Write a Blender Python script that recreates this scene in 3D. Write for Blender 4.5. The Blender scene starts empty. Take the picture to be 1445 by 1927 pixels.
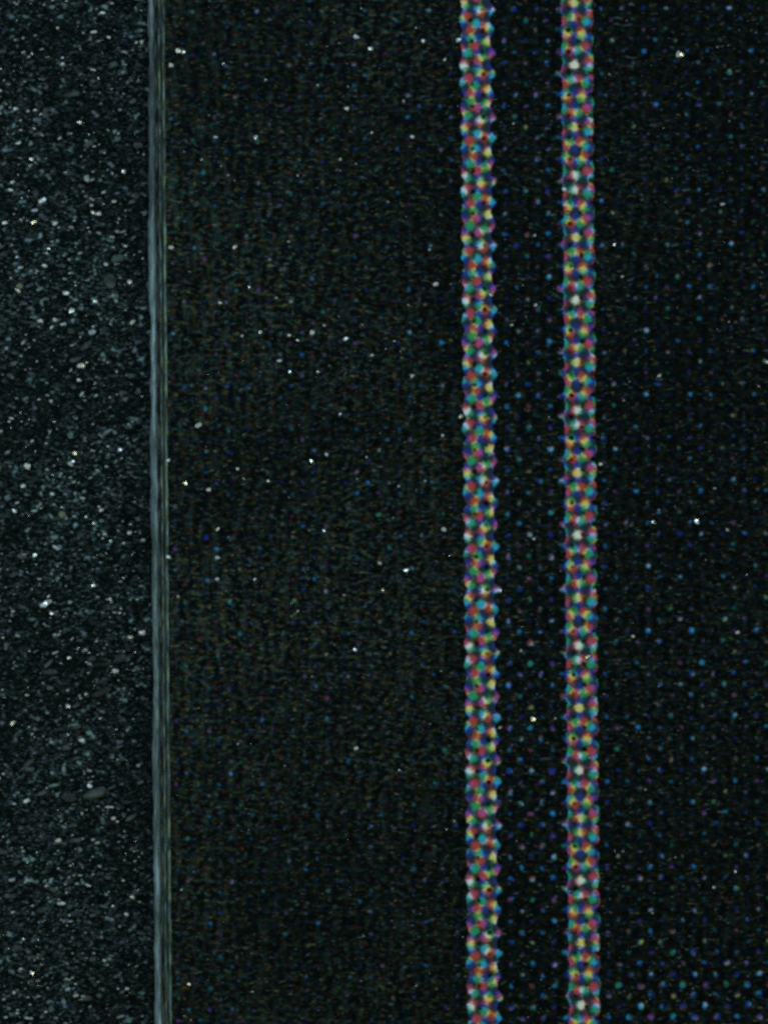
import bpy, math, random
from mathutils import Vector, noise as mnoise
random.seed(7)
C = bpy.context.scene.collection
sc = bpy.context.scene
PX = 222.0                      # 222 photo pixels to a millimetre; one Blender unit is one millimetre
sc.unit_settings.system = 'METRIC'; sc.unit_settings.scale_length = 0.001
CARD_T = 0.30                   # card thickness (mm)
CAM_D = 62.0

def P(x, y, z=CARD_T):
    """photo pixel -> point at height z as seen by the microscope"""
    k = (CAM_D + CARD_T - z) / CAM_D
    return ((x - 722.5) / PX * k, (963.5 - y) / PX * k, z)

# ------------------------------------------------------------------ camera
cam = bpy.data.cameras.new('microscope_camera'); co = bpy.data.objects.new('microscope_camera', cam); C.objects.link(co)
co.location = (0, 0, CARD_T + CAM_D); co.rotation_euler = (0, 0, 0)
cam.sensor_fit = 'VERTICAL'; cam.sensor_height = 24
cam.lens = 24 * CAM_D / (1927 / PX)
cam.clip_start = 1; cam.clip_end = 2000
cam.dof.use_dof = True; cam.dof.focus_distance = CAM_D + 0.06
cam.dof.aperture_fstop = 12.0
sc.camera = co

# ------------------------------------------------------------------ world, lamps, exposure
w = bpy.data.worlds.new('World'); sc.world = w; w.use_nodes = True
w.node_tree.nodes['Background'].inputs[0].default_value = (0.35, 0.75, 0.8, 1)
w.node_tree.nodes['Background'].inputs[1].default_value = 0.02
sc.view_settings.view_transform = 'Standard'; sc.view_settings.look = 'None'
sc.view_settings.exposure = 0.0; sc.view_settings.gamma = 1.0
sc.view_settings.use_curve_mapping = False

def lamp(name, loc, target, power, col, size, spot=None):
    l = bpy.data.lights.new(name, 'SPOT' if spot else 'AREA')
    l.energy = power; l.color = col
    if spot:
        l.spot_size = math.radians(spot); l.spot_blend = 1.0; l.shadow_soft_size = size
    else:
        l.shape = 'DISK'; l.size = size
    o = bpy.data.objects.new(name, l); C.objects.link(o); o.location = loc
    o.rotation_euler = (Vector(target) - Vector(loc)).to_track_quat('-Z', 'Y').to_euler()
    return o
# microscope's ring light; cool tint behind, warm in front added to fringe glints
lamp('ring_led', (2, 34, 34), (-1.0, 0.3, 0), 8500, (0.62, 0.80, 1.0), 5)
lamp('ring_led', (0, -36, 34), (-1.0, 0.3, 0), 4200, (1.0, 0.95, 0.55), 5)
lamp('ring_led', (-11, 0.3, 9), (-2.4, 0.1, 0), 540, (0.72, 0.94, 1.0), 2.5)  # moved in low and close so the light falls off across the view
lamp('ring_led', (36, 3, 36), (0.5, 0, 0), 2800, (0.85, 1.0, 0.85), 6)

# ------------------------------------------------------------------ node helpers
def new_mat(name):
    m = bpy.data.materials.new(name); m.use_nodes = True
    return m, m.node_tree, m.node_tree.nodes['Principled BSDF']

class X:
    """tiny expression wrapper round Math nodes"""
    nt = None
    def __init__(s, v): s.v = v
    @staticmethod
    def m(op, *a, clamp=False):
        n = X.nt.nodes.new('ShaderNodeMath'); n.operation = op; n.use_clamp = clamp
        for i, q in enumerate(a):
            q = q.v if isinstance(q, X) else q
            if isinstance(q, (int, float)): n.inputs[i].default_value = q
            else: X.nt.links.new(q, n.inputs[i])
        return X(n.outputs[0])
    def __add__(s, o): return X.m('ADD', s, o)
    __radd__ = __add__
    def __sub__(s, o): return X.m('SUBTRACT', s, o)
    def __rsub__(s, o): return X.m('SUBTRACT', o, s)
    def __mul__(s, o): return X.m('MULTIPLY', s, o)
    __rmul__ = __mul__
    def __pow__(s, o): return X.m('POWER', s, o)
def cos(a): return X.m('COSINE', a)
def smooth(x, a, b, lo=0.0, hi=1.0):
    n = X.nt.nodes.new('ShaderNodeMapRange'); n.interpolation_type = 'SMOOTHSTEP'
    for i, q in enumerate((x, a, b, lo, hi)):
        q = q.v if isinstance(q, X) else q
        if isinstance(q, (int, float)): n.inputs[i].default_value = q
        else: X.nt.links.new(q, n.inputs[i])
    return X(n.outputs[0])
def objco():
    n = X.nt.nodes.new('ShaderNodeTexCoord'); return n.outputs['Object']
def sep(v):
    n = X.nt.nodes.new('ShaderNodeSeparateXYZ'); X.nt.links.new(v, n.inputs[0]); return [X(o) for o in n.outputs]
def mapping(v, scale=(1, 1, 1), rot=(0, 0, 0), loc=(0, 0, 0)):
    n = X.nt.nodes.new('ShaderNodeMapping'); X.nt.links.new(v, n.inputs[0])
    n.inputs['Scale'].default_value = scale; n.inputs['Rotation'].default_value = rot; n.inputs['Location'].default_value = loc
    return n.outputs[0]
def noise(v, scale, detail=2.0, rough=0.5):
    n = X.nt.nodes.new('ShaderNodeTexNoise'); X.nt.links.new(v, n.inputs['Vector'])
    n.inputs['Scale'].default_value = scale; n.inputs['Detail'].default_value = detail; n.inputs['Roughness'].default_value = rough
    return X(n.outputs['Fac']), n.outputs['Color']
def mixc(f, a, b, mode='MIX'):
    n = X.nt.nodes.new('ShaderNodeMix'); n.data_type = 'RGBA'; n.blend_type = mode
    for i, q in ((0, f), (6, a), (7, b)):
        q = q.v if isinstance(q, X) else q
        if isinstance(q, (int, float)): n.inputs[i].default_value = q
        elif isinstance(q, tuple): n.inputs[i].default_value = (*q, 1)
        else: X.nt.links.new(q, n.inputs[i])
    return n.outputs[2]
def vscale(c, f):
    n = X.nt.nodes.new('ShaderNodeVectorMath'); n.operation = 'SCALE'; X.nt.links.new(c, n.inputs[0])
    X.nt.links.new(f.v, n.inputs['Scale']); return n.outputs[0]
def vadd(a, b, op='ADD'):
    n = X.nt.nodes.new('ShaderNodeVectorMath'); n.operation = op
    X.nt.links.new(a, n.inputs[0])
    if isinstance(b, tuple): n.inputs[1].default_value = b
    else: X.nt.links.new(b, n.inputs[1])
    return n.outputs[0]
def bump(h, strength, dist, bsdf):
    n = X.nt.nodes.new('ShaderNodeBump'); n.inputs['Strength'].default_value = strength; n.inputs['Distance'].default_value = dist
    X.nt.links.new(h.v, n.inputs['Height']); X.nt.links.new(n.outputs[0], bsdf.inputs['Normal'])

# ------------------------------------------------------------------ card frame
TILT = 0.0073
EDGE = (283.6, 963.5)                        # where the cut edge crosses the middle of the photo
def to_card(x, y):
    """photo pixel -> (u right, v down) in card pixels, origin at EDGE"""
    dx, dy = x - EDGE[0], y - EDGE[1]
    c, s = math.cos(TILT), math.sin(TILT)
    return dx * c - dy * s, dx * s + dy * c

# ------------------------------------------------------------------ printed face material: four halftone screens
mat_print, X.nt, B = new_mat('halftone_print')
oc = objco()
# ink dots wander a little on the paper
wob = noise(oc, 22.0, 1.0)[1]
wv = vadd(oc, mapping(wob, (0.028, 0.028, 0.0), loc=(-0.014, -0.014, 0)))
x_, y_, _ = sep(wv)
u = x_ * PX; v = y_ * -PX
def screen(anchor, angle, period):
    au, av = to_card(*anchor)
    a = math.radians(angle) + 0.0007
    k = 2 * math.pi / period
    du, dv = u - au, v - av
    p = (du * math.cos(a) - dv * math.sin(a)) * k
    q = (du * math.sin(a) + dv * math.cos(a)) * k
    return cos(p) + cos(q)
W0 = (1080, 122)
sC = screen(W0, 15, 28.5); sM = screen(W0, -15, 28.5); sY = screen(W0, 0, 26.02); sK = screen((1017, 1148), 45, 28.57)
vary = noise(oc, 60.0, 0.0)[0] - 0.5         # uneven ink take-up, dot by dot
def ink(s, t, soft=1.0): return smooth(s + vary * 1.3, t - soft, t + soft, 1.0, 0.0)
edge_n = (noise(oc, 90.0, 0.0)[0] - 0.5) * 5.0
def band(a, b, s=3.0, t=3.0): return smooth(u + edge_n, a - s, a + s) * smooth(u + edge_n, b - t, b + t, 1.0, 0.0)
S1 = (588.5, 651.0); S2 = (777.0, 838.0)
stripe = X.m('MAXIMUM', band(S1[0] + 1, S1[1] - 3, 3, 8), band(S2[0] + 2, S2[1], 6, 4))
big = noise(oc, 0.9, 2.0)[0]
hole_n = noise(mapping(oc, loc=(5, 3, 0)), 11.0, 0.0)[0]
iC = ink(sC, 0.52 + (1.0 - stripe) * 0.25); iM = ink(sM, 0.60 - (1.0 - stripe) * 0.2); iY = ink(sY, 0.62 - (1.0 - stripe) * 0.6)
corner = smooth(v, 800.0, 930.0) * smooth(u, 840.0, 900.0)
mid = smooth(u, 560.0, 700.0)
gap = smooth(u, 640.0, 660.0) * smooth(u, 760.0, 790.0, 1.0, 0.0)
tK = 2.58 - mid * 0.26 - gap * 0.22 - smooth(v, -200.0, 700.0) * mid * 0.12 - corner * 0.55 - (hole_n - 0.5) * 1.7 - (big - 0.5) * 0.5
tK = tK + stripe * (-1.72 + (hole_n - 0.5) * 1.2 - tK)
soft_k = 1.0 - stripe * 0.5
iK = smooth(sK, tK - soft_k, tK + soft_k, 1.0, 0.0)
paper = (0.86, 0.92, 0.80)
col = mixc(iC, paper, tuple(p * t for p, t in zip(paper, (0.048, 0.47, 0.84))))
col = mixc(iM, col, mixc(1.0, col, (0.56, 0.100, 0.37), 'MULTIPLY'))
col = mixc(iY, col, mixc(1.0, col, (0.96, 0.78, 0.20), 'MULTIPLY'))
col = mixc(stripe, mixc(1.0, col, (0.60, 0.90, 1.45), 'MULTIPLY'), col)
col = mixc(iK, col, mixc(1.0, col, (0.010, 0.010, 0.010), 'MULTIPLY'))
# matte film and fibre grain over the ink: fine coloured flecks, combed along the cut near the edge
g1, c1 = noise(mapping(oc, (1.0, 1.7, 1), (0, 0, 0.08)), 17.0, 2.0, 0.6)
g2, c2 = noise(mapping(oc, (1.0, 1.3, 1), (0, 0, 0.09)), 15.0, 2.0, 0.6)
gv, cv = noise(mapping(oc, (1.0, 0.24, 1)), 16.0, 2.0, 0.55)
near = smooth(u, 20.0, 330.0, 1.0, 0.0)
r2, gg2, _b = sep(c2)
patch = smooth(noise(oc, 0.55, 2.0)[0], 0.35, 0.65, 0.65, 1.3)
right_ = smooth(u, 450.0, 700.0, 1.0, 0.5) * smooth(v, 100.0, 900.0, 1.0, 0.75)
hue = mixc(smooth(r2, 0.47, 0.60), (0.048, 0.098, 0.096), (0.098, 0.108, 0.036))
hue = mixc(smooth(gg2, 0.53, 0.66), hue, (0.105, 0.022, 0.018))
hue = mixc(smooth(gg2, 0.44, 0.34), hue, (0.035, 0.115, 0.065))
amp = smooth(g1, 0.46, 0.78) * 0.48 + smooth(gv, 0.46, 0.72) * (near * 0.09 + 0.10)
base_g = vadd(vscale(hue, amp * patch * right_ * (1.0 - stripe * 0.85)), (0.0012, 0.0026, 0.0014))
# rare brighter fibre ends
g3, _ = noise(mapping(oc, (1.0, 2.1, 1), (0, 0, 0.1), (3, 9, 1)), 19.0, 1.0, 0.6)
ends = vscale(mixc(smooth(r2, 0.42, 0.58), (0.18, 0.26, 0.30), (0.24, 0.25, 0.11)), smooth(g3, 0.62, 0.82) * (1.0 - stripe) * 0.38)
grain = vadd(base_g, ends)
col2 = vadd(col, vadd(grain, (0, 0, 0), 'MAXIMUM'))
X.nt.links.new(col2, B.inputs['Base Color'])
B.inputs['Roughness'].default_value = 0.6; B.inputs['Specular IOR Level'].default_value = 0.03
bump((g1 + g2 * 0.7), 0.5, 0.006, B)

# ------------------------------------------------------------------ paper core seen on the cut edge
mat_core, X.nt, B = new_mat('paper_core')
oc = objco()
n1, _ = noise(mapping(oc, (3.2, 0.30, 9)), 14.0, 4.0, 0.65)
n2, _ = noise(mapping(oc, (1, 0.35, 1)), 2.2, 2.0)
n3, cc = noise(mapping(oc, (3, 1, 3)), 14.0, 2.0)
f = smooth(n1, 0.38, 0.64, 0.22, 0.95) * smooth(n2, 0.35, 0.65, 0.45, 1.1)
c = vscale(mixc(smooth(n3, 0.35, 0.65), (0.30, 0.40, 0.48), (0.22, 0.36, 0.34)), f)
X.nt.links.new(c, B.inputs['Base Color']); B.inputs['Roughness'].default_value = 0.8
B.inputs['Specular IOR Level'].default_value = 0.2
bump(n1, 0.6, 0.01, B)

mat_ridge, X.nt, B = new_mat('film_edge')
oc = objco()
n1, _ = noise(mapping(oc, (5.0, 0.4, 9)), 14.0, 4.0, 0.7)
n3, _ = noise(mapping(oc, (3, 1, 3)), 8.0, 1.0)
f = smooth(n1, 0.42, 0.68, 0.12, 1.9)
c = vscale(mixc(smooth(n3, 0.35, 0.65), (0.10, 0.17, 0.19), (0.13, 0.19, 0.12)), f)
X.nt.links.new(c, B.inputs['Base Color']); B.inputs['Roughness'].default_value = 0.6
B.inputs['Specular IOR Level'].default_value = 0.2

mat_dark, X.nt, B = new_mat('black_ink_edge')
oc = objco()
n1, cn = noise(mapping(oc, (10.0, 0.8, 9)), 8.0, 3.0, 0.6)
c = vscale(mixc(0.35, (0.055, 0.078, 0.070), cn, 'MULTIPLY'), smooth(n1, 0.42, 0.72, 0.12, 3.0))
X.nt.links.new(c, B.inputs['Base Color']); B.inputs['Roughness'].default_value = 0.7
B.inputs['Specular IOR Level'].default_value = 0.15

# ------------------------------------------------------------------ surface under the card
mat_surface, X.nt, B = new_mat('dark_grained_surface')
oc = objco()
a1, ca = noise(mapping(oc, (1.0, 1.7, 1), (0, 0, 0.12)), 17.0, 3.0, 0.65)
a2, cb = noise(mapping(oc, (1.0, 2.4, 1), (0, 0, 0.15)), 30.0, 2.0, 0.6)
a3, _ = noise(oc, 0.9, 2.0)
a4, _ = noise(mapping(oc, (1.0, 1.2, 1), (0, 0, 0.15), (4, 2, 0)), 14.0, 1.0, 0.6)
f = (smooth(a1, 0.48, 0.82) * 0.45 + smooth(a2, 0.54, 0.78) * 1.0 + smooth(a4, 0.61, 0.78) * 1.7) * smooth(a3, 0.32, 0.68, 0.45, 1.15)
c = vadd(vscale(mixc(0.5, (0.082, 0.130, 0.142), ca, 'OVERLAY'), f), (0.0010, 0.0032, 0.0026))
X.nt.links.new(c, B.inputs['Base Color']); B.inputs['Roughness'].default_value = 0.7
B.inputs['Specular IOR Level'].default_value = 0.04
bump(a1 + a2, 0.5, 0.008, B)

def grit_mat(name, col, rough, metal, spread=0.5):
    m, X.nt, B = new_mat(name)
    oc = objco(); n, cn = noise(oc, 9.0, 1.0)
    X.nt.links.new(vscale(mixc(0.3, col, cn, 'OVERLAY'), smooth(n, 0.3, 0.7, 1 - spread, 1 + spread)), B.inputs['Base Color'])
    B.inputs['Roughness'].default_value = rough; B.inputs['Metallic'].default_value = metal
    return m
mat_grit = grit_mat('dull_grit', (0.026, 0.044, 0.042), 0.8, 0.0, 0.8)
mat_glint = grit_mat('pale_glint', (0.85, 0.92, 0.90), 0.33, 0.55, 0.1)  # pale part-metal colour put in for glints off the grain
mat_pale = grit_mat('pale_mineral_grain', (0.26, 0.33, 0.33), 0.6, 0.0, 0.3)
mat_tan = grit_mat('tan_flake', (0.13, 0.14, 0.085), 0.7, 0.0, 0.2)

# ------------------------------------------------------------------ mesh helpers
def mesh_obj(name, verts, faces, mat, parent=None, smooth_=False, tag=None):
    me = bpy.data.meshes.new(name); me.from_pydata(verts, [], faces); me.update()
    me.materials.append(mat)
    if smooth_:
        me.polygons.foreach_set('use_smooth', [True] * len(me.polygons))
    o = bpy.data.objects.new(name, me); C.objects.link(o); o.parent = parent
    if tag:
        for k, q in tag.items(): o[k] = q
    return o

def strip_mesh(name, prof, y0, y1, n, mat, parent, wob=0.0, seed=0.0, smooth_=False):
    """sweep a cross-section (u px, z mm) along the card's long side with a wandering outline"""
    vs, fs = [], []
    for j in range(n + 1):
        y = y0 + (y1 - y0) * j / n
        for i, (pu, pz, wf) in enumerate(prof):
            d = wf * wob * (mnoise.noise(Vector((y * 1.1, seed + wf, 0))) * 1.4 + mnoise.noise(Vector((y * 6.0, seed + i * 0.3, 7))) * 0.9 + mnoise.noise(Vector((y * 19.0, seed + i, 17))) * 0.5)
            dz = wf * 0.004 * mnoise.noise(Vector((y * 9.0, seed + i, 3)))
            vs.append(((pu + d) / PX, y, pz + dz))
    m = len(prof)
    for j in range(n):
        for i in range(m - 1):
            a = j * m + i; fs.append((a, a + 1, a + 1 + m, a + m))
    return mesh_obj(name, vs, fs, mat, parent, smooth_)

# ------------------------------------------------------------------ surface
S = 160.0
grid_v, grid_f = [], []
xs = [-S, -8, -5.5] + [-5.0 + 0.05 * i for i in range(0, 74)] + [0, S]
ys = [-S, -8, -6.5] + [-6.0 + 0.06 * i for i in range(0, 200)] + [6.5, 8, S]
for yy in ys:
    for xx in xs:
        inside = -5.2 < xx < -1.3 and abs(yy) < 6.1
        z = (mnoise.noise(Vector((xx * 5, yy * 7, 0))) * 0.02 + mnoise.noise(Vector((xx * 13, yy * 15, 4))) * 0.012) if inside else 0.0
        grid_v.append((xx, yy, z - 0.02))
m = len(xs)
for j in range(len(ys) - 1):
    for i in range(m - 1):
        a = j * m + i; grid_f.append((a, a + 1, a + 1 + m, a + m))
mesh_obj('ground', grid_v, grid_f, mat_surface, tag={'kind': 'structure'}, smooth_=True)

# ------------------------------------------------------------------ the card
card = bpy.data.objects.new('printed_card', None); C.objects.link(card)
ex, ey, _ = P(*EDGE); card.location = (ex, ey, 0); card.rotation_euler = (0, 0, TILT)
card['label'] = 'black printed card with pale cut edge and two stripes of coloured halftone dots'
card['category'] = 'card'
HW, HL = 63.0, 44.0
T = CARD_T
# body (underside, far sides) below the printed sheet
b = [(14 / PX, -HL, 0.004), (HW, -HL, 0.004), (HW, HL, 0.004), (14 / PX, HL, 0.004),
     (30 / PX, -HL, T - 0.03), (HW, -HL, T - 0.03), (HW, HL, T - 0.03), (30 / PX, HL, T - 0.03)]
mesh_obj('card_stock', b, [(3, 2, 1, 0), (4, 5, 6, 7), (0, 1, 5, 4), (1, 2, 6, 5), (2, 3, 7, 6), (3, 0, 4, 7)], mat_core, card)
N = 1500
strip_mesh('cut_edge', [(3, 0.0, 0.6), (0.5, 0.10, 1.0), (0.8, 0.20, 1.0), (4, 0.245, 0.6), (7, 0.262, 0.5), (10.6, 0.266, 0.9), (12.2, 0.25, 0.8), (13.8, 0.222, 0)],
           -7, 7, N, mat_core, card, 3.0, 1.0, True)
strip_mesh('edge_groove', [(13.9, 0.222, 0), (18.5, 0.216, 0), (20.5, 0.236, 0.0)], -7, 7, N, mat_dark, card, 0, 5.0)
strip_mesh('film_ridge', [(20.6, 0.236, 0), (21.3, 0.268, 0.9), (23.2, 0.272, 1.0), (25.0, 0.257, 0)], -7, 7, N, mat_ridge, card, 1.1, 9.0)
strip_mesh('edge_groove', [(25.1, 0.257, 0), (26.5, 0.256, 0), (28.0, 0.275, 0)], -7, 7, N, mat_dark, card, 0, 15.0)
strip_mesh('film_ridge', [(28.1, 0.275, 0), (29.0, 0.292, 0.5), (30.6, 0.296, 0.6), (33.0, 0.2985, 0)], -7, 7, N, mat_ridge, card, 1.2, 21.0)
# the same edge continues plainly outside the microscope's view
for a0, a1 in ((-HL, -7.0), (7.0, HL)):
    strip_mesh('cut_edge', [(3, 0.0, 0), (0.8, 0.20, 0), (8, 0.262, 0), (16, 0.24, 0), (33, T - 0.0015, 0)], a0, a1, 2, mat_core, card)
def face_rect(u0, u1, vs, fs):
    k = len(vs)
    vs += [(u0 / PX, -HL, T), (u1 / PX, -HL, T), (u1 / PX, HL, T), (u0 / PX, HL, T)]; fs.append((k, k + 1, k + 2, k + 3))
vs, fs = [], []
face_rect(33, S1[0], vs, fs); face_rect(S1[1], S2[0], vs, fs); face_rect(S2[1], HW * PX, vs, fs)
mesh_obj('black_face', vs, fs, mat_print, card)
for s_, lab in ((S1, 'stripe of coloured halftone dots nearer the cut edge'), (S2, 'stripe of coloured halftone dots farther from the cut edge')):
    vs, fs = [], []; face_rect(s_[0], s_[1], vs, fs)
    o = mesh_obj('dotted_stripe', vs, fs, mat_print, card); o['label'] = lab

# ------------------------------------------------------------------ grains
PHI = (1 + 5 ** .5) / 2
ICO_V = [Vector(q).normalized() for q in ((-1, PHI, 0), (1, PHI, 0), (-1, -PHI, 0), (1, -PHI, 0), (0, -1, PHI), (0, 1, PHI), (0, -1, -PHI), (0, 1, -PHI), (PHI, 0, -1), (PHI, 0, 1), (-PHI, 0, -1), (-PHI, 0, 1))]
ICO_F = [(0,11,5),(0,5,1),(0,1,7),(0,7,10),(0,10,11),(1,5,9),(5,11,4),(11,10,2),(10,7,6),(7,1,8),(3,9,4),(3,4,2),(3,2,6),(3,6,8),(3,8,9),(4,9,5),(2,4,11),(6,2,10),(8,6,7),(9,8,1)]
def pebble(rx, ry, rz, rot, rnd, jit=0.25):
    c, s = math.cos(rot), math.sin(rot)
    out = []
    for q in ICO_V:
        k = 1 + rnd.uniform(-jit, jit)
        x, y, z = q.x * rx * k, q.y * ry * k, q.z * rz * k
        out.append((x * c - y * s, x * s + y * c, z))
    return out
rnd = random.Random(3)
def grit_field(name, mat, count, xr, yr, size, z, seed, tag):
    r = random.Random(seed); vs, fs = [], []
    for _ in range(count):
        px, py = r.uniform(*xr), r.uniform(*yr)
        dens = mnoise.noise(Vector((px / 260, py / 260, seed))) 
        if r.random() > 0.62 + dens * 0.9: continue
        k = size * math.exp(r.gauss(0, 0.45)) / PX
        X0, Y0, _ = P(px, py, z)
        k0 = len(vs)
        for q in pebble(k * r.uniform(0.9, 2.0), k * r.uniform(0.4, 0.95), k * 0.6, r.gauss(0.12, 0.3), r):
            vs.append((q[0] + X0, q[1] + Y0, q[2] + z))
        fs += [tuple(i + k0 for i in f) for f in ICO_F]
    return mesh_obj(name, vs, fs, mat, tag=tag)
grit_field('dull_grit', mat_grit, 2600, (-260, 272), (-260, 2190), 3.4, 0.0, 11, {'kind': 'stuff'})
grit_field('pale_grit', mat_pale, 2300, (-260, 272), (-260, 2190), 1.75, 0.01, 12, {'kind': 'stuff'})
grit_field('glittering_grit', mat_glint, 1500, (-260, 270), (-260, 2190), 1.45, 0.012, 13, {'kind': 'stuff'})
# finest glints on the card, added as pale flecks
grit_field('fine_glints', mat_glint, 1100, (330, 1700), (-260, 2190), 0.75, T, 14, {'kind': 'stuff'})

def speck(name, px, py, r, mat, z, label, cat, group, asp=1.3):
    X0, Y0, _ = P(px, py, z)
    k = r * 1.2 / PX
    o = mesh_obj(name, pebble(k * asp, k, k * 0.7, rnd.uniform(-0.3, 0.4), rnd, 0.45), ICO_F, mat)
    o.location = (X0, Y0, z + k * 0.35)
    o['label'] = label; o['category'] = cat
    if group: o['group'] = group
    return o

ON_BORDER = [(336,95,3.2),(322,122,3.4),(345,98,2.4),(671,70,3.2),(697,92,3.0),(795,78,2.2),(837,112,2.2),(652,204,3.0),(482,258,3.2),(777,257,3),(322,466,3.6),(443,464,3.4),(819,534,3.4),(588,626,3.4),(650,637,3),(526,679,3),(776,707,3.2),(374,801,4.2),(587,868,3),(614,856,2.4),(409,1050,3),(409,1090,2.4),(410,996,2.2),(765,1073,3.2),(835,996,2.8),(866,783,3),(714,1059,2.4),(318,1048,3.2),(317,866,2.8),(348,909,2.6),(393,922,2.6),(447,882,2.4),(669,1223,2.4),(356,1852,2.4),(545,631,2.2),(490,625,2.0),(862,76,3.4),(415,570,2.2)]
BETWEEN = [(1007,575,2.4),(1002,1352,3.4),(980,1224,2.4),(941,1369,2.8),(1004,1014,2.4),(966,232,1.8),(924,556,2.4),(940,1112,2.4),(1044,1352,1.6)]
RIGHT = [(1279,103,4.6),(1359,384,2.6),(1239,708,2.6),(1310,982,2.6),(1129,873,2.8),(1443,682,3.2),(1387,1190,2.4),(1106,1236,3.2),(1342,1670,2),(1156,460,2),(1170,521,2),(1368,997,2.2),(1228,982,2.2),(1061,358,3.2),(1312,984,2.2)]
def height_word(y):
    return ('near the top', 'in the upper part', 'at mid height', 'in the lower part', 'near the bottom')[min(4, int(y / 1927 * 5))]
ON_BORDER += [(x, y, 1.6) for x, y in ((560,640),(610,612),(700,668),(455,632),(742,642),(598,700),(520,560),(808,470),(730,380),(560,330),(640,300),(430,330),(700,250),(760,190),(598,160),(500,150),(420,120),(380,300),(470,540),(690,860),(750,915),(505,905),(545,700),(800,905),(833,820),(610,1000),(720,1110),(560,1150),(480,1090),(640,780))]
for x, y, r in ON_BORDER:  # glints off the rough face, built as small pale flecks
    speck('glint_fleck', x, y, r, mat_glint, T, ('largest glint fleck on the black border, near the pale cut edge' if (x, y) == (374, 801) else 'tiny glint fleck %s of the black border left of the dotted stripes' % height_word(y)), 'speck', 'white glint flecks on the black border left of the stripes', 1.35)
for x, y, r in BETWEEN:
    speck('glint_fleck', x, y, r, mat_glint, T, 'tiny glint fleck %s of the black band between the two dotted stripes' % height_word(y), 'speck', 'white glint flecks between the two stripes', 1.15)
for x, y, r in RIGHT:
    big_ = (x == 1279)
    speck('glint_fleck', x, y, r, mat_glint, T, 'largest white glint fleck at the top of the black area right of the stripes' if big_ else 'tiny glint fleck %s, on or right of the second dotted stripe' % height_word(y), 'speck', 'white glint flecks right of the stripes', 1.4)
GLINTS = [(80,377,4),(105,420,3.4),(65,418,3),(125,552,4),(137,585,4.6),(77,603,3.6),(152,688,4.2),(250,606,3.6),(233,323,3),(186,402,3),(53,878,4),(150,715,3),(140,852,3),(28,962,3.4),(155,1393,4),(82,1138,4.6),(50,1508,4),(250,1688,3.6),(110,1582,3.6),(192,960,3.2),(268,78,3.2),(175,400,2.8),(245,1003,3.2),(218,1262,3.4),(128,1330,3),(25,1360,3.4),(130,1238,2.8),(268,1190,3.6),(105,602,2.8),(36,548,2.6),(200,498,2.8),(85,500,3.0),(180,567,3.0),(245,530,2.8),(60,1830,2.8),(120,1700,2.6),(240,1860,2.6),(170,1480,2.8),(214,1540,2.6),(100,930,2.8),(226,846,2.8),(66,1045,2.8),(176,1102,2.8),(30,205,2.6),(118,120,2.4),(205,70,2.4),(150,230,2.6),(60,300,2.6)]
for x, y, r in GLINTS:  # glints of the rough surface, built as pale part-metal grains
    speck('glint_grain', x, y, r, mat_glint, 0.012, 'small glittering grain %s of the dark rough surface left of the card' % height_word(y), 'grain', 'glittering grains on the dark surface', 1.4)
LUMPS = [(38,538,9,7,mat_tan,'tan_flake','largest tan oval flake on the dark surface left of the card','flake'),
         (164,336,7,9,mat_pale,'pale_flake','pale upright flake high on the dark surface left of the card','flake'),
         (208,530,15,18,mat_grit,'grey_flake','large dull grey rounded flake between the tan flake and the card edge','flake'),
         (135,622,10,8,mat_grit,'grey_flake','dull greenish flake just below the brightest grains on the dark surface','flake'),
         (118,968,9,9,mat_tan,'tan_flake','round tan flake at mid height on the dark surface','flake'),
         (68,362,8,9,mat_grit,'grey_flake','dull flake touching a bright grain in the upper dark surface','flake'),
         (258,368,10,8,mat_grit,'grey_flake','faint flake close beside the card edge in the upper dark surface','flake'),
         (78,1136,9,6,mat_grit,'grey_flake','dull flake under a glittering grain below mid height on the dark surface','flake')]
for x, y, rx, ry, mt, nm, lab, cat in LUMPS:
    X0, Y0, _ = P(x, y, 0)
    o = mesh_obj(nm, pebble(rx / PX, ry / PX, 5 / PX, rnd.uniform(-0.4, 0.4), rnd, 0.15), ICO_F, mt)
    sd = o.modifiers.new('s', 'SUBSURF'); sd.levels = 2; sd.render_levels = 2
    o.location = (X0, Y0, 0.005); o['label'] = lab; o['category'] = cat

sc.cycles.filter_width = 2.9
sc.cycles.use_denoising = False
sc.cycles.sample_clamp_direct = 6.0; sc.cycles.sample_clamp_indirect = 3.0
